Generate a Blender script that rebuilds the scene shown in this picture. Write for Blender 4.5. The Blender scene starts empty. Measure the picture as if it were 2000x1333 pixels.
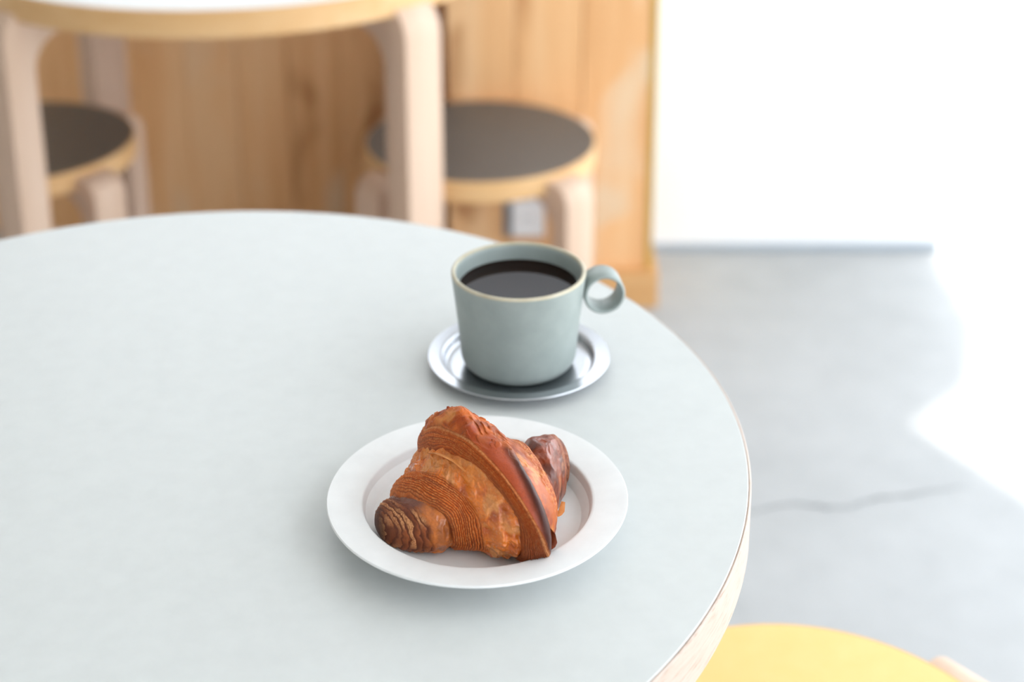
import bpy, bmesh, math
import numpy as np
from mathutils import Vector, Matrix

sc = bpy.context.scene
COL = sc.collection
PI = math.pi

# ------------------------------------------------------------------ camera
F_PX, PITCH, PP_Y, ROLL, CAM_H = 3105.5, 0.3253, 153.2, -0.0017, 1.3714
cd = bpy.data.cameras.new('camera')
cam = bpy.data.objects.new('camera', cd)
COL.objects.link(cam)
cd.sensor_width = 36.0
cd.lens = F_PX / 2000.0 * 36.0
cd.shift_y = -(666.5 - PP_Y) / 2000.0
cam.matrix_world = (Matrix.Translation((0, 0, CAM_H)) @ Matrix.Rotation(PI / 2 - PITCH, 4, 'X')
                    @ Matrix.Rotation(ROLL, 4, 'Z'))
cd.clip_start = 0.02
cd.dof.use_dof = True
cd.dof.focus_distance = 1.055
cd.dof.aperture_fstop = 3.7
sc.camera = cam

# ------------------------------------------------------------------ daylight
world = bpy.data.worlds.new('sky')
sc.world = world
world.use_nodes = True
bg = world.node_tree.nodes['Background']
bg.inputs['Color'].default_value = (0.875, 0.935, 1.0, 1)
bg.inputs['Strength'].default_value = 3.2

SUN_EL, SUN_AZ = math.radians(70), math.radians(45)      # high sun from the back right
sd = bpy.data.lights.new('sun', 'SUN')
sun = bpy.data.objects.new('sun', sd)
COL.objects.link(sun)
sun.location = (4, 6, 8)
sdir = Vector((-math.cos(SUN_EL) * math.cos(SUN_AZ), -math.cos(SUN_EL) * math.sin(SUN_AZ), -math.sin(SUN_EL)))
sun.rotation_euler = sdir.to_track_quat('-Z', 'Y').to_euler()
sd.energy = 10.0
sd.angle = math.radians(2.0)
sd.color = (1.0, 0.97, 0.92)

sc.view_settings.view_transform = 'Standard'
sc.view_settings.look = 'None'
sc.view_settings.gamma = 1.0
sc.view_settings.use_curve_mapping = False
sc.view_settings.exposure = 0.20
try:
    sc.cycles.use_denoising = True
    sc.cycles.max_bounces = 10
    sc.cycles.diffuse_bounces = 6
    sc.cycles.sample_clamp_indirect = 12
except Exception:
    pass


# ------------------------------------------------------------------ helpers
def srgb(r, g, b):
    def f(c):
        c /= 255.0
        return c / 12.92 if c <= 0.04045 else ((c + 0.055) / 1.055) ** 2.4
    return (f(r), f(g), f(b), 1.0)


def new_mat(name):
    m = bpy.data.materials.new(name)
    m.use_nodes = True
    nt = m.node_tree
    return m, nt, nt.nodes['Principled BSDF']


def N(nt, typ, **kw):
    n = nt.nodes.new(typ)
    for k, v in kw.items():
        setattr(n, k, v)
    return n


def ramp(nt, stops):
    r = N(nt, 'ShaderNodeValToRGB')
    els = r.color_ramp.elements
    while len(els) < len(stops):
        els.new(0.5)
    for e, (p, c) in zip(els, stops):
        e.position = p
        e.color = c
    return r


def coords(nt, scale=(1, 1, 1), rnd=False):
    tc = N(nt, 'ShaderNodeTexCoord')
    mp = N(nt, 'ShaderNodeMapping')
    mp.inputs['Scale'].default_value = scale
    nt.links.new(tc.outputs['Object'], mp.inputs['Vector'])
    if rnd:
        oi = N(nt, 'ShaderNodeObjectInfo')
        mu = N(nt, 'ShaderNodeMath', operation='MULTIPLY')
        mu.inputs[1].default_value = 37.0
        nt.links.new(oi.outputs['Random'], mu.inputs[0])
        cb = N(nt, 'ShaderNodeCombineXYZ')
        for i in range(3):
            nt.links.new(mu.outputs[0], cb.inputs[i])
        nt.links.new(cb.outputs[0], mp.inputs['Location'])
    return mp.outputs['Vector']


def noise(nt, vec, scale, detail=3.0, rough=0.5, dist=0.0):
    n = N(nt, 'ShaderNodeTexNoise')
    n.inputs['Scale'].default_value = scale
    n.inputs['Detail'].default_value = detail
    n.inputs['Roughness'].default_value = rough
    n.inputs['Distortion'].default_value = dist
    nt.links.new(vec, n.inputs['Vector'])
    return n.outputs['Fac']


def bump(nt, bsdf, h, strength=0.2, dist=0.001):
    b = N(nt, 'ShaderNodeBump')
    b.inputs['Strength'].default_value = strength
    b.inputs['Distance'].default_value = dist
    nt.links.new(h, b.inputs['Height'])
    nt.links.new(b.outputs['Normal'], bsdf.inputs['Normal'])


def simple_mat(name, c0, c1, scale, rough, stretch=(1, 1, 1), rnd=False, bstr=0.0, bdist=0.0005, detail=4, metallic=0.0, spec=0.5):
    m, nt, b = new_mat(name)
    v = coords(nt, stretch, rnd)
    f = noise(nt, v, scale, detail, 0.55)
    r = ramp(nt, [(0.3, c0), (0.7, c1)])
    nt.links.new(f, r.inputs['Fac'])
    nt.links.new(r.outputs['Color'], b.inputs['Base Color'])
    b.inputs['Roughness'].default_value = rough
    b.inputs['Metallic'].default_value = metallic
    b.inputs['Specular IOR Level'].default_value = spec
    if bstr:
        bump(nt, b, f, bstr, bdist)
    return m


M = {}
M['white_wall'] = simple_mat('white_wall', srgb(236, 238, 240), srgb(242, 243, 244), 3, 0.75)
M['grey_wall'] = simple_mat('grey_wall', srgb(230, 229, 226), srgb(236, 235, 232), 3, 0.8)
M['ceiling'] = simple_mat('ceiling', srgb(238, 238, 236), srgb(242, 242, 240), 3, 0.8)
M['baseboard'] = simple_mat('baseboard', srgb(158, 168, 178), srgb(168, 178, 187), 4, 0.5)
M['pavement'] = simple_mat('pavement', srgb(160, 160, 157), srgb(174, 174, 171), 5, 0.9)
M['lino_grey'] = simple_mat('lino_grey', srgb(201, 204, 203), srgb(205, 208, 207), 60, 0.42, bstr=0.05, bdist=0.0002, spec=0.4)
M['lino_white'] = simple_mat('lino_white', srgb(226, 227, 227), srgb(230, 231, 231), 60, 0.45)
M['lino_black'] = simple_mat('lino_black', srgb(86, 82, 78), srgb(92, 88, 84), 40, 0.5, spec=0.8)
M['lino_yellow'] = simple_mat('lino_yellow', srgb(240, 197, 122), srgb(243, 200, 128), 40, 0.45)
M['glue_line'] = simple_mat('glue_line', srgb(146, 118, 98), srgb(186, 160, 140), 90, 0.8)
M['crack'] = simple_mat('crack', srgb(96, 98, 100), srgb(150, 153, 156), 30, 0.9)
M['trim_ochre'] = simple_mat('trim_ochre', srgb(186, 148, 62), srgb(198, 160, 76), 20, 0.5, (1, 1, 0.1))
M['outlet_white'] = simple_mat('outlet_white', srgb(240, 242, 244), srgb(244, 246, 247), 20, 0.35)
M['outlet_grey'] = simple_mat('outlet_grey', srgb(120, 124, 128), srgb(138, 142, 146), 20, 0.4)
M['plate'] = simple_mat('plate', srgb(225, 226, 226), srgb(231, 232, 232), 55, 0.55, bstr=0.12, bdist=0.0003, spec=0.35)


def concrete():
    m, nt, b = new_mat('concrete')
    v = coords(nt)
    f1 = noise(nt, v, 2.3, 6, 0.6)
    f2 = noise(nt, v, 14, 5, 0.6)
    mx = N(nt, 'ShaderNodeMix')
    mx.inputs[0].default_value = 0.4
    nt.links.new(f1, mx.inputs[2])
    nt.links.new(f2, mx.inputs[3])
    r = ramp(nt, [(0.3, srgb(162, 164, 165)), (0.5, srgb(172, 174, 175)), (0.7, srgb(180, 182, 183))])
    nt.links.new(mx.outputs[0], r.inputs['Fac'])
    nt.links.new(r.outputs['Color'], b.inputs['Base Color'])
    b.inputs['Roughness'].default_value = 0.5
    b.inputs['Specular IOR Level'].default_value = 0.4
    bump(nt, b, f2, 0.06, 0.001)
    return m


M['concrete'] = concrete()


def wood(name, dark, mid, light, axis='Z', grain=60, rough=0.5, knots=False, rings=False):
    m, nt, b = new_mat(name)
    st = {'X': (0.06, 1, 1), 'Y': (1, 0.06, 1), 'Z': (1, 1, 0.06)}[axis]
    v = coords(nt, st, True)
    f1 = noise(nt, v, grain, 5, 0.6, 0.4)
    f2 = noise(nt, v, grain * 0.18, 3, 0.5, 1.2)
    mx = N(nt, 'ShaderNodeMix')
    mx.inputs[0].default_value = 0.55
    nt.links.new(f1, mx.inputs[2])
    nt.links.new(f2, mx.inputs[3])
    r = ramp(nt, [(0.32, dark), (0.5, mid), (0.68, light)])
    nt.links.new(mx.outputs[0], r.inputs['Fac'])
    out = r.outputs['Color']
    if knots:
        v2 = coords(nt, (1, 1, 0.45), True)
        f3 = noise(nt, v2, 7, 2, 0.5, 0.6)
        r3 = ramp(nt, [(0.60, (0, 0, 0, 1)), (0.78, (1, 1, 1, 1))])
        nt.links.new(f3, r3.inputs['Fac'])
        mk = N(nt, 'ShaderNodeMix', data_type='RGBA')
        nt.links.new(r3.outputs['Color'], mk.inputs[0])
        nt.links.new(out, mk.inputs[6])
        mk.inputs[7].default_value = srgb(164, 106, 58)
        r4 = ramp(nt, [(0.26, (1, 1, 1, 1)), (0.40, (0, 0, 0, 1))])
        nt.links.new(f3, r4.inputs['Fac'])
        ml = N(nt, 'ShaderNodeMix', data_type='RGBA')
        nt.links.new(r4.outputs['Color'], ml.inputs[0])
        nt.links.new(mk.outputs[2], ml.inputs[6])
        ml.inputs[7].default_value = srgb(224, 200, 168)
        out = ml.outputs[2]
    nt.links.new(out, b.inputs['Base Color'])
    b.inputs['Roughness'].default_value = rough
    b.inputs['Specular IOR Level'].default_value = 0.35
    bump(nt, b, f1, 0.12, 0.0006)
    return m


M['birch'] = wood('birch', srgb(198, 168, 144), srgb(206, 178, 156), srgb(212, 187, 167), 'Z', 70)
M['birch_band'] = wood('birch_band', srgb(206, 160, 106), srgb(215, 173, 122), srgb(222, 186, 140), 'X', 50)
M['cedar'] = wood('cedar', srgb(216, 160, 106), srgb(233, 184, 132), srgb(239, 200, 154), 'Z', 30, knots=True)
M['plinth_wood'] = wood('plinth_wood', srgb(196, 146, 92), srgb(208, 160, 106), srgb(216, 172, 120), 'X', 40)
M['worktop_wood'] = wood('worktop_wood', srgb(186, 136, 84), srgb(200, 152, 98), srgb(212, 168, 116), 'X', 40)


def table_band():
    # pale oak-like edge with fine grain lines running around the edge (polar coordinates about the table's axis)
    m, nt, b = new_mat('table_edge_wood')
    tc = N(nt, 'ShaderNodeTexCoord')
    sp = N(nt, 'ShaderNodeSeparateXYZ')
    nt.links.new(tc.outputs['Object'], sp.inputs[0])
    at = N(nt, 'ShaderNodeMath', operation='ARCTAN2')
    nt.links.new(sp.outputs['Y'], at.inputs[0])
    nt.links.new(sp.outputs['X'], at.inputs[1])
    cb = N(nt, 'ShaderNodeCombineXYZ')
    sz = N(nt, 'ShaderNodeMath', operation='MULTIPLY')
    sz.inputs[1].default_value = 260.0
    nt.links.new(sp.outputs['Z'], sz.inputs[0])
    sa = N(nt, 'ShaderNodeMath', operation='MULTIPLY')
    sa.inputs[1].default_value = 9.0
    nt.links.new(at.outputs[0], sa.inputs[0])
    nt.links.new(sa.outputs[0], cb.inputs[0])
    nt.links.new(sz.outputs[0], cb.inputs[2])
    f = noise(nt, cb.outputs[0], 2.2, 4, 0.65, 0.2)
    r = ramp(nt, [(0.30, srgb(158, 132, 114)), (0.45, srgb(186, 168, 156)), (0.7, srgb(194, 179, 168))])
    nt.links.new(f, r.inputs['Fac'])
    nt.links.new(r.outputs['Color'], b.inputs['Base Color'])
    b.inputs['Roughness'].default_value = 0.5
    bump(nt, b, f, 0.15, 0.0004)
    return m


M['table_edge'] = table_band()


def glaze():
    m, nt, b = new_mat('sage_glaze')
    v = coords(nt)
    f = noise(nt, v, 45, 5, 0.6)
    f2 = noise(nt, v, 900, 2, 0.5)
    r = ramp(nt, [(0.3, srgb(140, 150, 147)), (0.7, srgb(152, 161, 158))])
    nt.links.new(f, r.inputs['Fac'])
    nt.links.new(r.outputs['Color'], b.inputs['Base Color'])
    b.inputs['Roughness'].default_value = 0.42
    b.inputs['Specular IOR Level'].default_value = 0.5
    bump(nt, b, f2, 0.1, 0.0002)
    return m


M['sage_glaze'] = glaze()
M['rim_glaze'] = simple_mat('rim_glaze', srgb(176, 166, 140), srgb(196, 190, 170), 60, 0.4)


def coffee_mat():
    m, nt, b = new_mat('coffee')
    v = coords(nt)
    f = noise(nt, v, 30, 2)
    r = ramp(nt, [(0.3, srgb(24, 13, 9)), (0.7, srgb(28, 16, 11))])
    nt.links.new(f, r.inputs['Fac'])
    nt.links.new(r.outputs['Color'], b.inputs['Base Color'])
    b.inputs['Roughness'].default_value = 0.03
    b.inputs['IOR'].default_value = 1.2
    b.inputs['Specular IOR Level'].default_value = 0.27
    return m


M['coffee'] = coffee_mat()


def steel():
    m, nt, b = new_mat('brushed_steel')
    tc = N(nt, 'ShaderNodeTexCoord')
    sp = N(nt, 'ShaderNodeSeparateXYZ')
    nt.links.new(tc.outputs['Object'], sp.inputs[0])
    ln = N(nt, 'ShaderNodeVectorMath', operation='LENGTH')
    nt.links.new(tc.outputs['Object'], ln.inputs[0])
    cb = N(nt, 'ShaderNodeCombineXYZ')
    nt.links.new(ln.outputs['Value'], cb.inputs[0])
    f = noise(nt, cb.outputs[0], 1400, 3, 0.6)
    r = ramp(nt, [(0.3, srgb(172, 174, 178)), (0.7, srgb(188, 190, 194))])
    nt.links.new(f, r.inputs['Fac'])
    nt.links.new(r.outputs['Color'], b.inputs['Base Color'])
    b.inputs['Metallic'].default_value = 1.0
    b.inputs['Roughness'].default_value = 0.24
    bump(nt, b, f, 0.06, 0.0002)
    return m


M['steel'] = steel()


def croissant_mat():
    m, nt, b = new_mat('croissant_crust')
    at = N(nt, 'ShaderNodeVertexColor', layer_name='crust')
    gl = N(nt, 'ShaderNodeAttribute', attribute_name='gloss')
    v = coords(nt)
    f = noise(nt, v, 700, 4, 0.65)
    r = ramp(nt, [(0.30, (0.78, 0.72, 0.66, 1)), (0.50, (1, 1, 1, 1)), (0.75, (1.22, 1.2, 1.16, 1))])
    nt.links.new(f, r.inputs['Fac'])
    mx = N(nt, 'ShaderNodeMix', data_type='RGBA', blend_type='MULTIPLY')
    mx.inputs[0].default_value = 0.7
    nt.links.new(at.outputs['Color'], mx.inputs[6])
    nt.links.new(r.outputs['Color'], mx.inputs[7])
    nt.links.new(mx.outputs[2], b.inputs['Base Color'])
    mr = N(nt, 'ShaderNodeMapRange')
    mr.inputs['From Min'].default_value = 0.0
    mr.inputs['From Max'].default_value = 1.0
    mr.inputs['To Min'].default_value = 0.68
    mr.inputs['To Max'].default_value = 0.16
    nt.links.new(gl.outputs['Fac'], mr.inputs['Value'])
    nt.links.new(mr.outputs['Result'], b.inputs['Roughness'])
    b.inputs['Specular IOR Level'].default_value = 0.28
    b.inputs['Subsurface Weight'].default_value = 0.12
    b.inputs['Subsurface Radius'].default_value = (0.004, 0.0018, 0.0008)
    b.inputs['Subsurface Scale'].default_value = 0.6
    f2 = noise(nt, v, 230, 3, 0.55, 1.4)
    mg = N(nt, 'ShaderNodeMath', operation='MULTIPLY')
    nt.links.new(f2, mg.inputs[0])
    nt.links.new(gl.outputs['Fac'], mg.inputs[1])
    ma = N(nt, 'ShaderNodeMath', operation='MULTIPLY_ADD')
    nt.links.new(mg.outputs[0], ma.inputs[0])
    ma.inputs[1].default_value = 2.2
    nt.links.new(f, ma.inputs[2])
    bump(nt, b, ma.outputs[0], 0.35, 0.0005)
    b.inputs['Coat Roughness'].default_value = 0.09
    mp_ = N(nt, 'ShaderNodeMath', operation='POWER')
    nt.links.new(gl.outputs['Fac'], mp_.inputs[0])
    mp_.inputs[1].default_value = 3.0
    mc = N(nt, 'ShaderNodeMath', operation='MULTIPLY')
    nt.links.new(mp_.outputs[0], mc.inputs[0])
    mc.inputs[1].default_value = 0.7
    nt.links.new(mc.outputs[0], b.inputs['Coat Weight'])
    return m


M['crust'] = croissant_mat()


def props(o, label=None, cat=None, group=None, kind=None):
    if label: o['label'] = label
    if cat: o['category'] = cat
    if group: o['group'] = group
    if kind: o['kind'] = kind
    return o


def link(o, parent=None):
    COL.objects.link(o)
    if parent is not None:
        o.parent = parent
    return o


def empty(name, loc=(0, 0, 0), rz=0.0):
    o = bpy.data.objects.new(name, None)
    o.empty_display_size = 0.05
    o.location = loc
    o.rotation_euler = (0, 0, rz)
    return link(o)


def mesh_obj(name, bm, mat, parent=None, smooth=False, angle=None):
    me = bpy.data.meshes.new(name)
    bmesh.ops.recalc_face_normals(bm, faces=bm.faces)
    bm.to_mesh(me)
    bm.free()
    me.materials.append(mat)
    if smooth:
        for p in me.polygons:
            p.use_smooth = True
        if angle is not None:
            me.set_sharp_from_angle(angle=angle)
    o = bpy.data.objects.new(name, me)
    return link(o, parent)


def box_bm(x0, x1, y0, y1, z0, z1, bev=0.0, seg=2, bm=None):
    own = bm is None
    if own:
        bm = bmesh.new()
    vs = [bm.verts.new((x, y, z)) for x in (x0, x1) for y in (y0, y1) for z in (z0, z1)]
    fs = [(0, 1, 3, 2), (4, 6, 7, 5), (0, 4, 5, 1), (2, 3, 7, 6), (0, 2, 6, 4), (1, 5, 7, 3)]
    for f in fs:
        bm.faces.new([vs[i] for i in f])
    if bev:
        bmesh.ops.bevel(bm, geom=bm.edges[:], offset=bev, segments=seg, affect='EDGES', profile=0.5)
    return bm


def lathe_bm(profile, seg=128, bm=None, close=False):
    """profile: list of (r, z); revolved about Z."""
    if bm is None:
        bm = bmesh.new()
    rings = []
    for r, z in profile:
        if r < 1e-6:
            rings.append([bm.verts.new((0, 0, z))])
        else:
            rings.append([bm.verts.new((r * math.cos(2 * PI * i / seg), r * math.sin(2 * PI * i / seg), z)) for i in range(seg)])
    n = len(rings)
    for k in range(n if close else n - 1):
        a, b = rings[k], rings[(k + 1) % n]
        for i in range(seg):
            j = (i + 1) % seg
            if len(a) == 1 and len(b) == 1:
                continue
            if len(a) == 1:
                bm.faces.new((a[0], b[i], b[j]))
            elif len(b) == 1:
                bm.faces.new((a[i], a[j], b[0]))
            else:
                bm.faces.new((a[i], a[j], b[j], b[i]))
    return bm


def arc(cx, cz, r, a0, a1, n):
    return [(cx + r * math.cos(a0 + (a1 - a0) * i / n), cz + r * math.sin(a0 + (a1 - a0) * i / n)) for i in range(n + 1)]


def l_leg_bm(r_out, z_top, thick, width, r_in, ro, ri, arm_end):
    """bent-wood L leg in the radial (x,z) plane: post at x = r_out, knee, arm running in to x = r_in."""
    outer = [(r_out, 0.0), (r_out, 0.15), (r_out, z_top - ro)] + arc(r_out - ro, z_top - ro, ro, 0, PI / 2, 10)[1:] + [(r_in, z_top)]
    xi, zi = r_out - thick, z_top - thick
    inner = [(xi, 0.0), (xi, 0.15), (xi, zi - ri)] + arc(xi - ri, zi - ri, ri, 0, PI / 2, 10)[1:] + [(r_in, z_top - arm_end)]
    bm = bmesh.new()
    ring = []
    for (a, b) in zip(outer, inner):
        ring.append([bm.verts.new((a[0], -width / 2, a[1])), bm.verts.new((a[0], width / 2, a[1])),
                     bm.verts.new((b[0], width / 2, b[1])), bm.verts.new((b[0], -width / 2, b[1]))])
    for k in range(len(ring) - 1):
        for i in range(4):
            j = (i + 1) % 4
            bm.faces.new((ring[k][i], ring[k][j], ring[k + 1][j], ring[k + 1][i]))
    bm.faces.new(ring[0])
    bm.faces.new(ring[-1][::-1])
    bmesh.ops.recalc_face_normals(bm, faces=bm.faces)
    ed = [e for e in bm.edges if len(e.link_faces) == 2 and e.calc_face_angle(0) > 1.0]
    bmesh.ops.bevel(bm, geom=ed, offset=0.003, segments=2, affect='EDGES', profile=0.5)
    return bm


def struct(name, bm, mat, **kw):
    o = mesh_obj(name, bm, mat, **kw)
    o['kind'] = 'structure'
    return o


# ------------------------------------------------------------------ the room
XR, YB = 0.873, 2.968          # right-hand shop front, white wall at the back
struct('floor', box_bm(-3.6, XR, -2.2, 4.4, -0.12, 0.0), M['concrete'])
struct('ceiling', box_bm(-3.6, XR + 0.15, -2.2, 4.4, 2.8, 2.95), M['ceiling'])
struct('wall_left', box_bm(-3.75, -3.6, -2.2, 4.4, 0, 2.8), M['grey_wall'])
# back wall of the room behind the counter, with a high window over the worktop
bm = box_bm(-3.6, 0.34, 4.25, 4.4, 0, 1.45)
box_bm(-3.6, 0.34, 4.25, 4.4, 2.62, 2.8, bm=bm)
box_bm(-3.6, -1.6, 4.25, 4.4, 1.45, 2.62, bm=bm)
box_bm(0.2, 0.34, 4.25, 4.4, 1.45, 2.62, bm=bm)
struct('wall_back', bm, M['white_wall'])
struct('wall_side', box_bm(0.2, 0.34, YB + 0.14, 4.25, 0.0, 2.8), M['white_wall'])
# white partition beside the counter
struct('wall_partition', box_bm(0.2, XR, YB, YB + 0.14, 0.0, 2.8), M['white_wall'])
struct('baseboard_back', box_bm(0.27, XR - 0.005, YB - 0.010, YB, 0.0, 0.015, 0.002), M['baseboard'])
# shop front on the right: sill-less opening, lintel above, pier behind the camera
bm = box_bm(XR, XR + 0.15, -2.2, 4.4, 2.50, 2.8)
box_bm(XR, XR + 0.15, -2.2, -1.7, 0.0, 2.55, bm=bm)
struct('wall_right', bm, M['white_wall'])
struct('wall_front', box_bm(-3.6, XR, -2.35, -2.2, 0.0, 2.8), M['grey_wall'])
struct('pavement_outside', box_bm(XR, 9.0, -6.0, 9.0, -0.14, -0.01), M['pavement'])
# unseen slab added to block the sun; its notch shapes the floor's sun patch
bm = bmesh.new()
poly = [(XR + 0.14, -2.0), (1.60, -2.0), (1.60, 2.42), (1.426, 2.75), (1.321, 2.929), (1.443, 3.043), (1.519, 3.27), (1.519, 4.2), (XR + 0.14, 4.2)]
lo = [bm.verts.new((x, y, 2.50)) for x, y in poly]
hi = [bm.verts.new((x, y, 2.56)) for x, y in poly]
bm.faces.new(lo[::-1])
bm.faces.new(hi)
for i in range(len(poly)):
    j = (i + 1) % len(poly)
    bm.faces.new((lo[i], lo[j], hi[j], hi[i]))
struct('sun_blocker_outside', bm, M['white_wall'])

# crack in the concrete
rng = np.random.default_rng(4)
cp = [(0.33, 2.035), (0.362, 2.041), (0.395, 2.055), (0.43, 2.060), (0.468, 2.050), (0.505, 2.051), (0.53, 2.066), (0.557, 2.077), (0.60, 2.082), (0.64, 2.094), (0.671, 2.100), (0.70, 2.108)]
pts = []
for (a, b) in zip(cp[:-1], cp[1:]):
    for k in range(4):
        t = k / 4
        pts.append((a[0] + (b[0] - a[0]) * t, a[1] + (b[1] - a[1]) * t + rng.normal() * 0.0012))
bm = bmesh.new()
prev = None
for i, (x, y) in enumerate(pts):
    w = 0.0032 * (0.35 + 0.65 * rng.random()) * math.sin(PI * (i + 0.6) / (len(pts) + 0.2)) + 0.0006
    c = (bm.verts.new((x, y - w, 0.0006)), bm.verts.new((x, y + w, 0.0006)))
    if prev:
        bm.faces.new((prev[0], c[0], c[1], prev[1]))
    prev = c
mesh_obj('crack', bm, M['crack'], bpy.data.objects['floor'])

# ------------------------------------------------------------------ wooden counter (recessed) and the low cabinet at its end
CY0 = 3.07
counter = props(empty('counter', (-1.85, CY0, 0)), 'long knotty wood plank counter front behind the white-topped table', 'counter')
PW = 0.105
bm = box_bm(0.0, PW - 0.0012, 0.0, 0.018, 0.0, 0.94, 0.0012, 1)
proto = mesh_obj('plank', bm, M['cedar'], counter)
x = -1.65
k = 0
while x < 1.94 - 1e-6:
    o = proto if k == 0 else link(proto.copy(), counter)
    o.location = (x, (k * 7 % 3) * 0.0008, 0)
    x += PW
    k += 1
mesh_obj('carcass', box_bm(-1.65, 1.93, 0.018, 0.55, 0.0, 0.94), M['cedar'], counter)
wt = mesh_obj('worktop', box_bm(-3.55, 0.1, CY0 - 0.02, CY0 + 0.58, 0.94, 0.975, 0.003), M['worktop_wood'])
props(wt, 'pale wooden worktop lying along the top of the plank counter', 'worktop')

CBX0, CBX1, CBY = -0.117, 0.262, 2.728
cab = props(empty('low_cabinet', (CBX0, CBY, 0)), 'honey-coloured plank-fronted low cabinet with ochre corner trim beside the white wall', 'cabinet')
cw = CBX1 - CBX0
nb = 3
bw = (cw - 0.011) / nb
bm = box_bm(0.0, bw - 0.0012, 0.0, 0.016, 0.072, 0.632, 0.0012, 1)
proto = mesh_obj('plank', bm, M['cedar'], cab)
for k in range(nb):
    o = proto if k == 0 else link(proto.copy(), cab)
    o.location = (k * bw, (k % 2) * 0.0008, 0)
mesh_obj('carcass', box_bm(0.002, cw - 0.012, 0.0165, 0.235, 0.0, 0.631), M['cedar'], cab)
mesh_obj('corner_trim', box_bm(cw - 0.0115, cw, -0.002, 0.235, 0.0725, 0.632, 0.001), M['trim_ochre'], cab)
mesh_obj('plinth', box_bm(0.0, cw + 0.012, -0.022, 0.235, 0.0, 0.072, 0.002), M['plinth_wood'], cab)

# power outlet low on the cabinet front
OX, OZ = 0.025, 0.20
out = props(empty('power_outlet', (OX, CBY, OZ - 0.06)), 'white power outlet plate on the low cabinet behind the stool legs', 'outlet')
mesh_obj('frame', box_bm(-0.041, 0.035, -0.008, 0.0, 0.0, 0.124, 0.003), M['outlet_grey'], out)
mesh_obj('cover_plate', box_bm(-0.026, 0.034, -0.014, -0.007, 0.003, 0.121, 0.004, 3), M['outlet_white'], out)
for zz in (0.032, 0.068):
    so = mesh_obj('socket', box_bm(-0.012, 0.020, -0.0155, -0.013, zz, zz + 0.022, 0.001), M['outlet_white'], out)
    for dx in (-0.005, 0.005):
        mesh_obj('slot', box_bm(0.004 + dx - 0.001, 0.004 + dx + 0.001, -0.0158, -0.0150, zz + 0.006, zz + 0.016), M['outlet_grey'], so)


# ------------------------------------------------------------------ tables and stools
def round_top(parent, R, zt, th, top_mat, band_mat, inset, seg=256):
    """linoleum disc let into a bent-wood edge band, with the thin glue line between them"""
    mesh_obj('table_top', lathe_bm([(0, zt - 0.006), (R - inset, zt - 0.006), (R - inset, zt - 0.0006), (R - inset - 0.0006, zt), (R * 0.6, zt), (0, zt)], seg),
             top_mat, parent, True, 0.6)
    c = 0.0012
    prof = [(R - 0.03, zt - th), (R - c, zt - th), (R, zt - th + c), (R, zt - c - 0.0008), (R - c * 0.8, zt - 0.0008), (R - inset + 0.0006, zt - 0.0008), (R - inset + 0.0006, zt - 0.0055), (R - 0.03, zt - 0.0055)]
    mesh_obj('edge_band', lathe_bm(prof, seg, close=True), band_mat, parent, True, 0.6)
    mesh_obj('glue_line', lathe_bm([(R - inset, zt - 0.005), (R - inset, zt - 0.0010), (R - inset + 0.0006, zt - 0.0009), (R - inset + 0.0006, zt - 0.005)], seg, close=True), M['glue_line'], parent)
    mesh_obj('core', lathe_bm([(0, zt - th + 0.001), (R - 0.029, zt - th + 0.001), (R - 0.029, zt - 0.0062), (0, zt - 0.0062)], 96), M['birch'], parent)


def legs(parent, n, a0, **kw):
    proto = None
    for k in range(n):
        if proto is None:
            proto = mesh_obj('leg', l_leg_bm(**kw), M['birch'], parent, True, 0.5)
            o = proto
        else:
            o = link(proto.copy(), parent)
        o.rotation_euler = (0, 0, a0 + 2 * PI * k / n)


TZ = 0.74
table = props(empty('round_table', (-0.257, 1.0323, 0)), 'round grey-topped table holding the coffee and croissant', 'table')
round_top(table, 0.430, TZ, 0.0388, M['lino_grey'], M['table_edge'], 0.0022, 384)
legs(table, 4, PI / 4, r_out=0.424, z_top=TZ - 0.035, thick=0.046, width=0.072, r_in=0.16, ro=0.05, ri=0.03, arm_end=0.026)

FT = (-0.462, 2.572)
FZ = 0.75
ftable = props(empty('round_table', (FT[0], FT[1], 0)), 'white-topped round table with bent birch legs in front of the counter', 'table')
round_top(ftable, 0.430, FZ, 0.042, M['lino_white'], M['birch_band'], 0.004, 256)
legs(ftable, 4, PI / 4 + math.radians(2), r_out=0.452, z_top=FZ - 0.022, thick=0.050, width=0.074, r_in=0.16, ro=0.055, ri=0.055, arm_end=0.030)

SZ = 0.42


def make_stool(loc, rz, top_mat, label):
    st = empty('stool', (loc[0], loc[1], 0), 0)
    props(st, label, 'stool', 'bent-wood round stools')
    R, th = 0.196, 0.036
    mesh_obj('seat_top', lathe_bm([(0, SZ - 0.004), (R - 0.004, SZ - 0.004), (R - 0.004, SZ - 0.0006), (R - 0.0046, SZ), (R * 0.6, SZ), (0, SZ)], 160), top_mat, st, True, 0.6)
    c = 0.0025
    prof = [(R - 0.03, SZ - th), (R - c, SZ - th), (R, SZ - th + c), (R, SZ - c), (R - c, SZ - 0.0004), (R - 0.0039, SZ - 0.0004), (R - 0.0039, SZ - 0.0042), (R - 0.03, SZ - 0.0042)]
    mesh_obj('seat_rim', lathe_bm(prof, 160, close=True), M['birch_band'], st, True, 0.6)
    mesh_obj('seat_core', lathe_bm([(0, SZ - th + 0.001), (R - 0.029, SZ - th + 0.001), (R - 0.029, SZ - 0.0042), (0, SZ - 0.0042)], 64), M['birch'], st)
    legs(st, 4, rz, r_out=0.243, z_top=SZ - 0.012, thick=0.037, width=0.060, r_in=0.07, ro=0.032, ri=0.045, arm_end=0.024)
    return st


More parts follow.
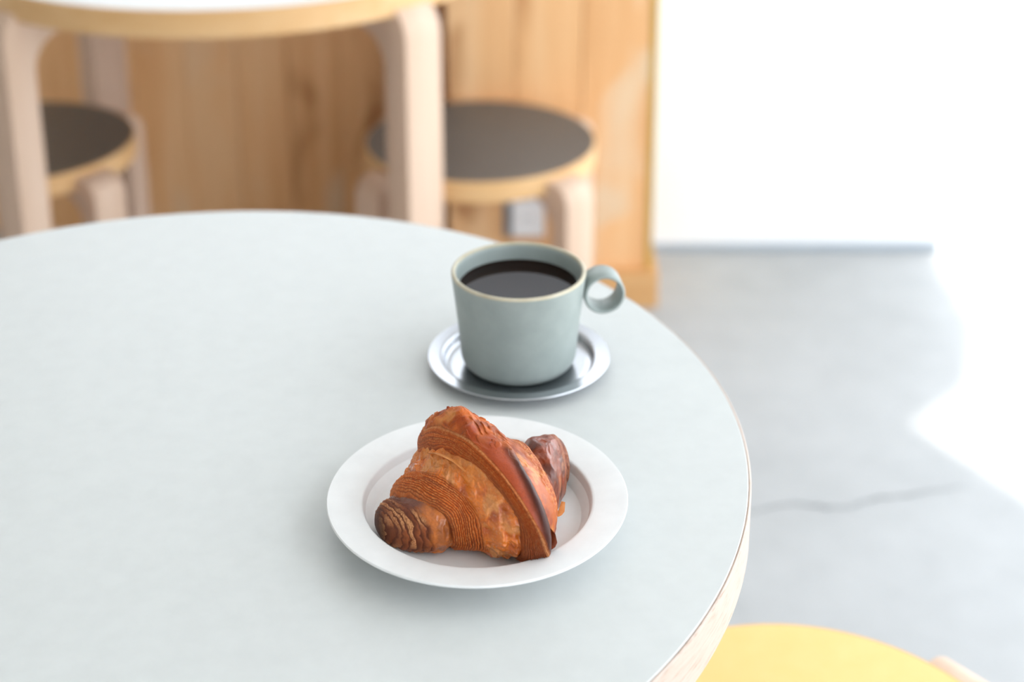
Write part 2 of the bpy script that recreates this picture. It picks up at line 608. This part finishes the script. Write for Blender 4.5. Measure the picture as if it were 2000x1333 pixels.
make_stool((-0.054, 2.504), PI / 4 - 0.05, M['lino_black'], 'black-seated birch stool in front of the low plank cabinet')
make_stool((-0.834, 2.503), PI / 4 + 0.12, M['lino_black'], 'black-seated birch stool behind the far table at the picture\'s left edge')
make_stool((0.238, 1.043), math.radians(40), M['lino_yellow'], 'yellow-seated stool pushed under the grey table\'s right edge')

# ------------------------------------------------------------------ plate
PC = (-0.0239, 0.9304)
prof = [(0, 0.0), (0.060, 0.0), (0.064, 0.0006), (0.068, 0.003), (0.0765, 0.0125), (0.082, 0.0150), (0.098, 0.0180), (0.1012, 0.0190),
        (0.1018, 0.0200), (0.1012, 0.0210), (0.0990, 0.0209), (0.0800, 0.0182), (0.0784, 0.0179), (0.0777, 0.0174), (0.0772, 0.0164), (0.0756, 0.0110), (0.0742, 0.0078), (0.0726, 0.0064), (0.0700, 0.0057), (0.060, 0.0055), (0, 0.0055)]
pl = mesh_obj('plate', lathe_bm(prof, 256), M['plate'], None, True, 0.55)
pl.location = (PC[0], PC[1], TZ)
props(pl, 'matte white wide-rimmed plate under the croissant', 'plate')

# ------------------------------------------------------------------ saucer, mug, coffee
MC = (0.005, 1.146)
prof = [(0, 0.0), (0.054, 0.0), (0.0590, 0.0010), (0.0615, 0.0050), (0.0630, 0.0076), (0.0715, 0.0082), (0.0732, 0.0088), (0.0736, 0.0098), (0.0730, 0.0106),
        (0.0716, 0.0105), (0.0640, 0.0100), (0.0626, 0.0098), (0.0615, 0.0092), (0.0606, 0.0078), (0.0594, 0.0046), (0.0584, 0.0031), (0.0566, 0.0024), (0.053, 0.0022), (0, 0.0022)]
sa = mesh_obj('saucer', lathe_bm(prof, 192), M['steel'], None, True, 0.9)
sa.location = (MC[0], MC[1], TZ)
props(sa, 'brushed stainless steel saucer under the mug', 'saucer')

MZ = TZ + 0.0024
mug = props(empty('mug', (MC[0], MC[1], MZ)), 'sage green stoneware mug with a ring handle on the steel saucer', 'mug')
HM = 0.0826
prof = [(0, 0.0012), (0.030, 0.0012), (0.032, 0.0), (0.036, 0.0)]
prof += [(0.036 + 0.0105 * math.sin(t), 0.0125 - 0.0125 * math.cos(t)) for t in np.linspace(0.15, 1.45, 9)]
for t in np.linspace(0.06, 1, 16):
    prof.append((0.0465 + (0.0535 - 0.0465) * t ** 1.15, 0.0125 + (HM - 0.0025 - 0.0125) * t))
rimo = (0.0535, HM - 0.0025)
prof.append((0.05348, HM - 0.0016))
body = prof + [(0.0512, HM - 0.0008), (0.0499, HM - 0.0022), (0.0494, HM - 0.005), (0.0478, HM - 0.014), (0.0458, HM - 0.030), (0.0428, 0.016), (0.038, 0.0075), (0.030, 0.0055), (0, 0.0055)]
mesh_obj('body', lathe_bm(body, 160), M['sage_glaze'], mug, True, 1.2)
rim = arc(0.05185, HM - 0.0016, 0.0017, -0.15, PI + 0.15, 10) + [(0.0502, HM - 0.0026), (0.0534, HM - 0.0026)]
mesh_obj('rim', lathe_bm(rim, 160, close=True), M['rim_glaze'], mug, True, 1.2)
# strap ring handle
HD = math.radians(8)
ro, ri, hw = 0.0168, 0.0138, 0.0112
bm = bmesh.new()
n = 72
ring = []
for i in range(n):
    t = 2 * PI * i / n
    c, s = math.cos(t), math.sin(t)
    row = []
    for (rr, yy) in ((ro, -hw + 0.0012), (ro - 0.0012, -hw), (ri + 0.0012, -hw), (ri, -hw + 0.0012), (ri, hw - 0.0012), (ri + 0.0012, hw), (ro - 0.0012, hw), (ro, hw - 0.0012)):
        row.append(bm.verts.new((rr * c, yy, rr * s)))
    ring.append(row)
for i in range(n):
    a, b = ring[i], ring[(i + 1) % n]
    for k in range(8):
        q = (k + 1) % 8
        bm.faces.new((a[k], b[k], b[q], a[q]))
h = mesh_obj('handle', bm, M['sage_glaze'], mug, True, 0.8)
h.location = (0.0678 * math.cos(HD), 0.0678 * math.sin(HD), HM - 0.0222)
h.rotation_euler = (0, 0, HD)

prof = [(0, 0.0), (0.044, 0.0), (0.0466, 0.0002), (0.0474, 0.0007), (0.0474, -0.004), (0, -0.004)]
co = mesh_obj('coffee', lathe_bm(prof, 128), M['coffee'], None, True, 0.9)
co.location = (MC[0], MC[1], MZ + HM - 0.0142)
props(co, 'black coffee filling the sage green mug', 'coffee')

# ------------------------------------------------------------------ croissant
KN = np.array([0, .08, .2, .32, .42, .52, .62, .75, .88, 1.])
C_A, C_B = np.array([-0.0865, 0.9018]), np.array([0.0389, 0.953])
C_OFF = np.array([-0.0004, 0.0064, 0.0072, 0.0008, 0.0097, 0.0138, 0.0195, 0.0131, -0.0008, -0.0163])
C_W = np.array([0.0125, 0.0205, 0.032, 0.0429, 0.0543, 0.0614, 0.0562, 0.041, 0.0216, 0.0159])
C_H = np.array([0.0225, 0.0325, 0.0499, 0.0666, 0.0735, 0.0704, 0.0595, 0.0490, 0.0440, 0.0360])
C_SK = np.array([0.0, 0.0, -0.0147, -0.0218, -0.0251, -0.009, 0.0374, 0.0253, -0.0207, -0.0575])
C_Z0 = TZ + 0.0058
C_L = float(np.hypot(*(C_B - C_A)))
C_T = (C_B - C_A) / C_L
C_N = np.array([C_T[1], -C_T[0]])


def herm(s, v):
    m = np.gradient(v, KN)
    s = np.clip(s, 0, 1)
    i = np.clip(np.searchsorted(KN, s) - 1, 0, len(KN) - 2)
    h = KN[i + 1] - KN[i]
    t = (s - KN[i]) / h
    return (2 * t**3 - 3 * t**2 + 1) * v[i] + (t**3 - 2 * t**2 + t) * h * m[i] + (-2 * t**3 + 3 * t**2) * v[i + 1] + (t**3 - t**2) * h * m[i + 1]


def c_surf(s, ph, dl):
    """point of the croissant at axis position s, angle ph, pushed out by dl metres (local to its own origin)"""
    off, a_, H, sk = herm(s, C_OFF), herm(s, C_W), herm(s, C_H), herm(s, C_SK)
    c, si = np.cos(ph), np.sin(ph)
    up = si >= 0
    hz = np.where(up, np.sign(c) * np.abs(c)**.9, np.sign(c) * np.abs(c)**.55)
    zz = np.where(up, H * .58 * np.abs(si)**.95, -.42 * H * np.abs(si)**.7)
    x = a_ * hz
    r = np.sqrt(x * x + zz * zz) + 1e-6
    k = 1 + dl / r
    tl = np.clip((.05 - s) / .0769, 0, 1)
    tr = np.clip((s - .90) / .1419, 0, 1)
    cap = (1 - tl**2.6)**(1 / 2.6) * (1 - tr**2.6)**(1 / 2.6)
    k = np.maximum(k, .05) * cap
    z = np.maximum(.42 * H + zz * k, 0.0)
    lat = off + x * k + sk * z
    return C_T[0] * C_L * s + C_N[0] * lat, C_T[1] * C_L * s + C_N[1] * lat, z


_rg = np.random.default_rng(11)
_TAB = _rg.random((64, 64, 64))


def vnoise(x, y, z):
    xi, yi, zi = np.floor(x).astype(int), np.floor(y).astype(int), np.floor(z).astype(int)
    fx, fy, fz = x - xi, y - yi, z - zi
    fx, fy, fz = fx * fx * (3 - 2 * fx), fy * fy * (3 - 2 * fy), fz * fz * (3 - 2 * fz)
    r = 0
    for dx in (0, 1):
        for dy in (0, 1):
            for dz in (0, 1):
                w = (fx if dx else 1 - fx) * (fy if dy else 1 - fy) * (fz if dz else 1 - fz)
                r = r + w * _TAB[(xi + dx) & 63, (yi + dy) & 63, (zi + dz) & 63]
    return r


def fbm(x, y, z, o=4):
    r, a, t = 0, .5, 0
    for i in range(o):
        r = r + a * vnoise(x + 7.3 * i, y + 3.1 * i, z + 5.7 * i)
        t += a
        a *= .5
        x, y, z = x * 2.03, y * 2.03, z * 2.03
    return r / t


def sstep(a, b, x):
    t = np.clip((x - a) / (b - a), 0, 1)
    return t * t * (3 - 2 * t)


def edge(pts):
    """smooth periodic curve s(angle) from (degrees, s) points between -90 and 270"""
    g = np.arange(-90, 270, 1.0)
    v = np.interp(g, [p[0] for p in pts], [p[1] for p in pts])
    k = np.exp(-np.linspace(-2, 2, 25)**2)
    k /= k.sum()
    v = np.convolve(np.concatenate([v[-30:], v, v[:30]]), k, 'same')[30:-30]
    return lambda ph: np.interp((np.degrees(ph) + 90) % 360 - 90, g, v, period=360)


E1 = edge([(-90, .27), (-23, .263), (-6, .256), (8, .238), (20, .221), (35, .183), (55, .143), (85, .098), (100, .075), (140, .06), (200, .12), (270, .27)])
E2 = edge([(-90, .40), (-33, .396), (8, .366), (26, .321), (43, .276), (67, .231), (87, .193), (126, .138), (200, .24), (270, .40)])
E3 = edge([(-90, .52), (-23, .521), (11, .509), (32, .461), (52, .393), (62, .348), (91, .262), (128, .231), (200, .35), (270, .52)])
E4 = edge([(-90, .66), (-14, .649), (12, .589), (24, .554), (36, .521), (49, .481), (61, .44), (77, .40), (89, .345), (120, .286), (200, .44), (270, .66)])
E5 = edge([(-90, .70), (0, .675), (18, .664), (39, .642), (59, .624), (73, .612), (95, .62), (140, .61), (200, .62), (270, .70)])
E6 = edge([(-90, .82), (22, .797), (49, .774), (74, .769), (92, .762), (180, .77), (270, .82)])


def lin(r, g, b):
    return np.array(srgb(r, g, b)[:3])


def mixc(a, b, t):
    return a * (1 - t[..., None]) + b * t[..., None]


def lip(d, w=.0024, T=.0055):
    """rounded edge of a sheet of dough: full thickness inside, rolling under at d = 0"""
    t = np.clip(1 - d / w, 0, 1)
    return -T * (1 - np.sqrt(np.clip(1 - t * t, 0, 1)))


def ridges(q, n, ph, seed, X):
    """laminated dough edges: n thin leaves across q in 0..1 that wander, merge and break along the band"""
    wob = (fbm(X[0] * 50 + seed, X[1] * 50, X[2] * 50, 3) - .5) * 2.2 + (vnoise(X[0] * 170 + seed, X[1] * 170, X[2] * 170) - .5) * .8 \
        + (vnoise(X[0] * 520 + seed, X[1] * 520, X[2] * 520) - .5) * .45
    f = q * n + wob
    k = np.floor(f)
    fr = f - k
    prof = np.clip(fr / .6, 0, 1)**.8 * (1 - sstep(.68, 1.0, fr))
    amp = .25 + 1.3 * vnoise(k * 3.7 + seed, ph * 3.1 + k * 1.9, k * 1.3)
    return prof, amp, k


croissant = props(empty('croissant', (C_A[0], C_A[1], C_Z0)), 'golden brown glazed croissant with dark tips on the white plate', 'croissant')


def crust_mesh(name, s_lo, s_hi, shade, nu, nv, label=None, cap_lo=False, cap_hi=False):
    u = np.linspace(0, 1, nu)
    ph = np.linspace(-PI / 2, 1.5 * PI, nv, endpoint=False)
    U, PH = np.meshgrid(u, ph, indexing='ij')
    lo, hi = s_lo(PH), s_hi(PH)
    S = lo + U * (hi - lo)
    X0 = c_surf(S, PH, 0 * S)
    dl, colr, gloss = shade(S, PH, X0)
    x, y, z = c_surf(S, PH, dl)
    # where the dough meets the plate's wall it is pressed against it
    zr = np.array([.0058, .0066, .0082, .0110, .0155, .0170, .0178, .0182, .0209]) - (C_Z0 - TZ)
    rr = np.array([.0680, .0705, .0722, .0740, .0764, .0772, .0782, .0800, .0990]) - .0008
    ra = np.interp(z, zr, rr, right=9.0)
    dx, dy = x + C_A[0] - PC[0], y + C_A[1] - PC[1]
    sc_ = np.minimum(1.0, ra / (np.hypot(dx, dy) + 1e-9))
    x, y = PC[0] + dx * sc_ - C_A[0], PC[1] + dy * sc_ - C_A[1]
    co = np.stack([x, y, z], -1).reshape(-1, 3)
    i = np.arange(nu - 1)[:, None] * nv
    j = np.arange(nv)[None, :]
    j2 = (j + 1) % nv
    quads = np.stack([i + j, i + j2, i + nv + j2, i + nv + j], -1).reshape(-1, 4)
    me = bpy.data.meshes.new(name)
    nv_t = co.shape[0]
    me.vertices.add(nv_t)
    me.vertices.foreach_set('co', co.ravel())
    nq = quads.shape[0]
    me.loops.add(nq * 4)
    me.loops.foreach_set('vertex_index', quads.ravel().astype(np.int32))
    me.polygons.add(nq)
    me.polygons.foreach_set('loop_start', np.arange(0, nq * 4, 4, dtype=np.int32))
    me.update(calc_edges=True)
    me.polygons.foreach_set('use_smooth', np.ones(nq, bool))
    ca = me.color_attributes.new('crust', 'FLOAT_COLOR', 'POINT')
    rgba = np.ones((nv_t, 4), np.float32)
    rgba[:, :3] = np.clip(colr.reshape(-1, 3), 0, 1)
    ca.data.foreach_set('color', rgba.ravel())
    ga = me.attributes.new('gloss', 'FLOAT', 'POINT')
    ga.data.foreach_set('value', gloss.ravel().astype(np.float32))
    me.materials.append(M['crust'])
    me.validate()
    o = bpy.data.objects.new(name, me)
    if label:
        o['label'] = label
    return link(o, croissant)


ORANGE, AMBER, BROWN = lin(198, 110, 48), lin(196, 116, 44), lin(150, 78, 36)
DARK, PURPLE, TAN, PALE = lin(88, 42, 22), lin(104, 52, 36), lin(212, 150, 92), lin(222, 158, 96)


def speckle(X, seed, thr=.60, f=1500):
    n = vnoise(X[0] * f + seed, X[1] * f, X[2] * f) * .6 + vnoise(X[0] * f * 2 + seed, X[1] * f * 2, X[2] * f * 2) * .4
    return sstep(thr, thr + .15, n)


def wrinkles(S, PH, X, seed, fr=95):
    """puckered skin: ridged noise drawn out along the roll direction"""
    wx = fbm(X[0] * 55 + seed, X[1] * 55, X[2] * 55, 3) - .5
    a_, b_ = S * C_L * fr * 1.5 + wx * 3.2, PH * .045 * fr * .75 + wx * 2.0
    n = vnoise(a_ + seed, b_, 0 * a_ + seed) * .65 + vnoise(a_ * 2.2 + seed, b_ * 2.2, 0 * a_) * .35
    return 1 - np.abs(2 * n - 1)


def low(X, seed, f=45):
    return fbm(X[0] * f + seed, X[1] * f, X[2] * f, 3)


def shade_tip_left(S, PH, X):
    e1 = E1(PH)
    deg = np.degrees(PH)
    d = (e1 - S) * C_L
    dl = .0008 - .0026 * sstep(.007, .0, d)
    q = np.clip((S + .027) / (e1 * .55 + .057), 0, 1.3)
    pr, am, k = ridges(q, 7.5, PH, 3.3, X)
    zone = 1 - sstep(.92, 1.06, q + (low(X, 8, 130) - .5) * .3)
    w = wrinkles(S, PH, X, 9, 110)
    dl = dl + zone * (pr * am * .0008 - .0004) + (1 - zone) * ((w - .5) * .0016 + (low(X, 88, 140) - .5) * .0022)
    dl = dl + (low(X, 5, 60) - .5) * .0028
    c = mixc(lin(92, 44, 24) + 0 * X[0][..., None], lin(156, 84, 46), np.clip(pr * am, 0, 1) * .85 * zone)
    odd = sstep(.35, .75, vnoise(k * 1.7 + 4, PH * 1.3, k * .9)) * zone * sstep(.25, .6, pr)
    c = mixc(c, lin(206, 146, 98), odd * (.25 + .75 * speckle(X, 2, .36, 1500)))
    film = mixc(lin(190, 104, 40) + 0 * X[0][..., None], lin(138, 76, 42), sstep(.45, .65, low(X, 31, 120)))
    film = mixc(film, lin(196, 112, 48), sstep(.2, .8, w) * .35)
    c = mixc(c, film, 1 - zone)
    c = mixc(c, lin(112, 62, 48), sstep(.62, .9, q) * sstep(40, 58, deg) * .95)
    c = mixc(c, DARK * .5, sstep(.02, -.022, S) * .85)
    g = .30 + .65 * (1 - zone)
    return dl, c, g


def shade_wrap_left(S, PH, X):
    e1, e2, e3 = E1(PH), E2(PH), E3(PH)
    d1 = (S - e1) * C_L
    q = np.clip((S - e1) / (e2 - e1), 0, 1.3)
    st = 1 - sstep(.90, 1.10, q + (low(X, 8, 120) - .5) * .25)
    pr, am, k = ridges(q, 13.0, PH, 1.7, X)
    w = wrinkles(S, PH, X, 4, 100)
    dl = .0013 - .0030 * sstep(.004, .020, d1) - .0016 * sstep(.012, .0, (e3 - S) * C_L) + lip(d1)
    dl = dl + st * (pr * am * .00085 - .0003 + .0020 * np.sin(np.clip(q, 0, 1) * PI)) + (1 - st) * ((w**1.6 - .4) * .0030 + (low(X, 21, 75) - .5) * .0060 + (wrinkles(S, PH, X, 40, 210)**1.5 - .4) * .0013)
    fold = np.sin(S * C_L * 2 * PI / .0085 + 5 * low(X, 71, 60)) * sstep(40, 5, np.degrees(PH)) * (1 - st)
    dl = dl + fold * .0011
    # a torn leaf of skin lying over the roll
    flap = sstep(.0, .0008, (S - (e2 + .045 + .03 * (low(X, 77, 110) - .5))) * C_L) * sstep(28, 42, np.degrees(PH))
    dl = dl + flap * .0010
    c = mixc(lin(110, 46, 16) + 0 * X[0][..., None], lin(198, 98, 36), np.clip(pr * am * 1.2, 0, 1))
    c = mixc(c, lin(218, 142, 80), st * sstep(.30, .8, pr) * speckle(X, 5, .48, 1200) * .6)
    film = mixc(lin(186, 88, 26) + 0 * X[0][..., None], lin(212, 114, 36), sstep(.30, .85, w))
    film = mixc(film, lin(158, 70, 30), sstep(.52, .68, low(X, 14, 110)) * .6)
    film = mixc(film, lin(210, 142, 78), sstep(.52, .70, low(X, 55, 90)) * .7)
    film = mixc(film, lin(212, 138, 74), flap * .45)
    film = mixc(film, lin(216, 160, 112), speckle(X, 15, .60, 900) * .3)
    c = mixc(film, c, st)
    c = mixc(c, lin(150, 84, 46), sstep(.006, .0, d1) * .4)
    back = sstep(100, 125, np.degrees(PH))
    c = mixc(c, lin(196, 112, 50), back * .4)
    g = .12 * st + .92 * (1 - st) * (1 - .5 * flap)
    return dl, c, g


def shade_wrap_middle(S, PH, X):
    e3, e4, e5 = E3(PH), E4(PH), E5(PH)
    deg = np.degrees(PH)
    d3, d5 = (S - e3) * C_L, (e5 - S) * C_L
    q = np.clip((S - e3) / (e4 - e3), 0, 1.3)
    st = 1 - sstep(.97, 1.08, q)
    pr, am, k = ridges(q, 14.0, PH, 6.1, X)
    dl = .0022 + lip(d3, .003, .006) + lip(d5, .0035, .007)
    top = sstep(62, 88, deg)
    dl = dl + st * (pr * am * .00085 - .0004)
    w = wrinkles(S, PH, X, 2, 60)
    dl = dl + (1 - st) * ((w - .5) * (.0006 + .0026 * top) + (low(X, 3, 55) - .5) * (.002 + .005 * top))
    dl = dl + .0026 * np.exp(-((d5 - .005) / .0035)**2) * (1 - .5 * top)
    tr_ = low(X, 91, 85) * 7
    dl = dl + top * (1 - st) * (np.floor(tr_) + sstep(.0, .15, tr_ - np.floor(tr_)) - 3) * .0011
    dl = dl + .0036 * np.exp(-((S - .43) / .05)**2 - ((deg - 103) / 16)**2)
    c = mixc(lin(100, 40, 14) + 0 * X[0][..., None], lin(192, 92, 34), np.clip(pr * am * 1.2, 0, 1))
    c = mixc(c, lin(214, 138, 78), st * sstep(.30, .8, pr) * speckle(X, 25, .50, 1200) * .55)
    # pale floury line where the striped edge meets the glazed skin
    line = np.exp(-((q - .90) / .085)**2) * (1 - .5 * top)
    c = mixc(c, lin(222, 158, 104), line * (.45 + .55 * speckle(X, 31, .36, 1000)))
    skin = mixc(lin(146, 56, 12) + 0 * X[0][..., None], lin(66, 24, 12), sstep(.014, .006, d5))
    skin = mixc(skin, lin(186, 94, 32), top * sstep(.30, .55, low(X, 12, 70)))
    skin = mixc(skin, lin(150, 72, 32), top * sstep(.55, .68, low(X, 19, 120)))
    skin = mixc(skin, lin(216, 146, 80), top * sstep(.55, .70, low(X, 69, 90)) * .6)
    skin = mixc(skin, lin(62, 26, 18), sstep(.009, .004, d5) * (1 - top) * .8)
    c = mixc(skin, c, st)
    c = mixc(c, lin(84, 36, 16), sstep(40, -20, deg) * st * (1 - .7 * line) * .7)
    c = mixc(c, lin(150, 76, 34), sstep(.004, .0, d3) * .5)
    g = .12 * st + (1 - st) * (.50 - .10 * top)
    return dl, c, g


def shade_wrap_right(S, PH, X):
    e5, e6 = E5(PH), E6(PH)
    d5, d6 = (S - e5) * C_L, (e6 - S) * C_L
    dl = -.0006 - .0016 * sstep(.008, -.004, d5) + lip(d6, .003, .006)
    w = wrinkles(S, PH, X, 7, 75)
    dl = dl + (w - .5) * .0016 + (low(X, 41, 60) - .5) * .003
    q = np.clip((S - e5) / (e6 - e5), 0, 1)
    pr, am, k = ridges(q, 4.0, PH, 9.9, X)
    rz = sstep(.45, .7, q)
    dl = dl + rz * pr * am * .0007
    c = mixc(lin(172, 84, 28) + 0 * X[0][..., None], lin(140, 60, 22), sstep(.4, .65, low(X, 17, 70)))
    c = mixc(c, lin(206, 134, 70), sstep(.55, .75, low(X, 23, 120)) * .7)
    c = mixc(c, lin(160, 84, 46), rz * (1 - pr) * .6)
    c = mixc(c, PALE, rz * speckle(X, 45, .52, 1100) * .5)
    g = .55 - .25 * rz
    return dl, c, g


def shade_tip_right(S, PH, X):
    e6 = E6(PH)
    d = (S - e6) * C_L
    dl = .0008 - .0075 * sstep(.009, -.002, d) + (wrinkles(S, PH, X, 12, 70) - .5) * .0016 + (low(X, 61, 60) - .5) * .0035
    q = np.clip((S - e6) / (1.04 - e6), 0, 1)
    pr, am, k = ridges(q, 5.0, PH, 13.1, X)
    rz = sstep(.55, .75, q)
    dl = dl + rz * pr * am * .0009
    c = mixc(lin(132, 58, 28) + 0 * X[0][..., None], lin(88, 38, 22), sstep(.38, .62, low(X, 27, 75)))
    c = mixc(c, lin(196, 122, 76), sstep(.62, .75, low(X, 29, 110)) * .6)
    c = mixc(c, lin(190, 130, 88), rz * sstep(.3, .7, pr) * (.3 + .7 * speckle(X, 52, .45, 1200)) * .7)
    c = mixc(c, DARK, sstep(.92, 1.02, S) * .5)
    g = .75 - .45 * rz
    return dl, c, g


NV = 720
crust_mesh('end_tip', lambda p: 0 * p - .0269, lambda p: E1(p) + .05, shade_tip_left, 170, 420, 'dark baked left tip with pale dough stripes')
crust_mesh('rolled_layer', E1, lambda p: E3(p) + .05, shade_wrap_left, 300, NV, 'striped dough layer with a glossy wrinkled skin')
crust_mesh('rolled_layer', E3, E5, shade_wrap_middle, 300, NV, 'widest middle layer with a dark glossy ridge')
crust_mesh('rolled_layer', lambda p: E5(p) - .06, E6, shade_wrap_right, 150, 560, 'bright orange layer behind the dark ridge')
crust_mesh('end_tip', lambda p: E6(p) - .06, lambda p: 0 * p + 1.0419, shade_tip_right, 150, 420, 'reddish brown upturned right tip')


def flake(pts, width, mat_col, label):
    """a curled sliver of crust: a thin strip with a little thickness"""
    bm = bmesh.new()
    rows = []
    n = len(pts)
    for i, p in enumerate(pts):
        p = Vector(p)
        t = (Vector(pts[min(i + 1, n - 1)]) - Vector(pts[max(i - 1, 0)])).normalized()
        sd_ = t.cross(Vector((0.2, 0.3, 1))).normalized()
        up = sd_.cross(t).normalized()
        w = width * (0.35 + 0.65 * math.sin(PI * (i + 0.5) / n))
        rows.append([bm.verts.new(p + sd_ * w * a + up * b) for a, b in ((-1, 0), (0, .0004), (1, 0), (0, -.0004))])
    for a, b in zip(rows[:-1], rows[1:]):
        for k in range(4):
            bm.faces.new((a[k], a[(k + 1) % 4], b[(k + 1) % 4], b[k]))
    bm.faces.new(rows[0])
    bm.faces.new(rows[-1][::-1])
    o = mesh_obj('flake', bm, mat_col, croissant, True, 1.2)
    o['label'] = label
    return o


M['flake_gold'] = simple_mat('flake_gold', srgb(190, 116, 54), srgb(214, 146, 84), 300, 0.5)
M['flake_dark'] = simple_mat('flake_dark', srgb(112, 46, 22), srgb(150, 70, 34), 300, 0.4)


def c_pt(s, deg, out=0.0):
    x, y, z = c_surf(np.array([s]), np.array([math.radians(deg)]), np.array([out]))
    return (float(x[0]), float(y[0]), float(z[0]))


flake([c_pt(.80, -8, .000), c_pt(.815, -6, .003), c_pt(.83, -3, .006), c_pt(.85, 2, .008)], .0022, M['flake_gold'], 'loose golden flake beside the right tip')
flake([c_pt(.668, 8, .000), c_pt(.685, 2, .002), c_pt(.690, -6, .0035), c_pt(.685, -16, .003), c_pt(.67, -26, .001)], .0022, M['flake_dark'], 'dark curled flake at the foot of the ridge')
flake([c_pt(.245, 92, .0005), c_pt(.262, 80, .0032), c_pt(.285, 68, .0036), c_pt(.315, 57, .0030), c_pt(.345, 47, .0008)], .0024, M['flake_gold'], 'thin torn leaf of pastry skin above the stripes')
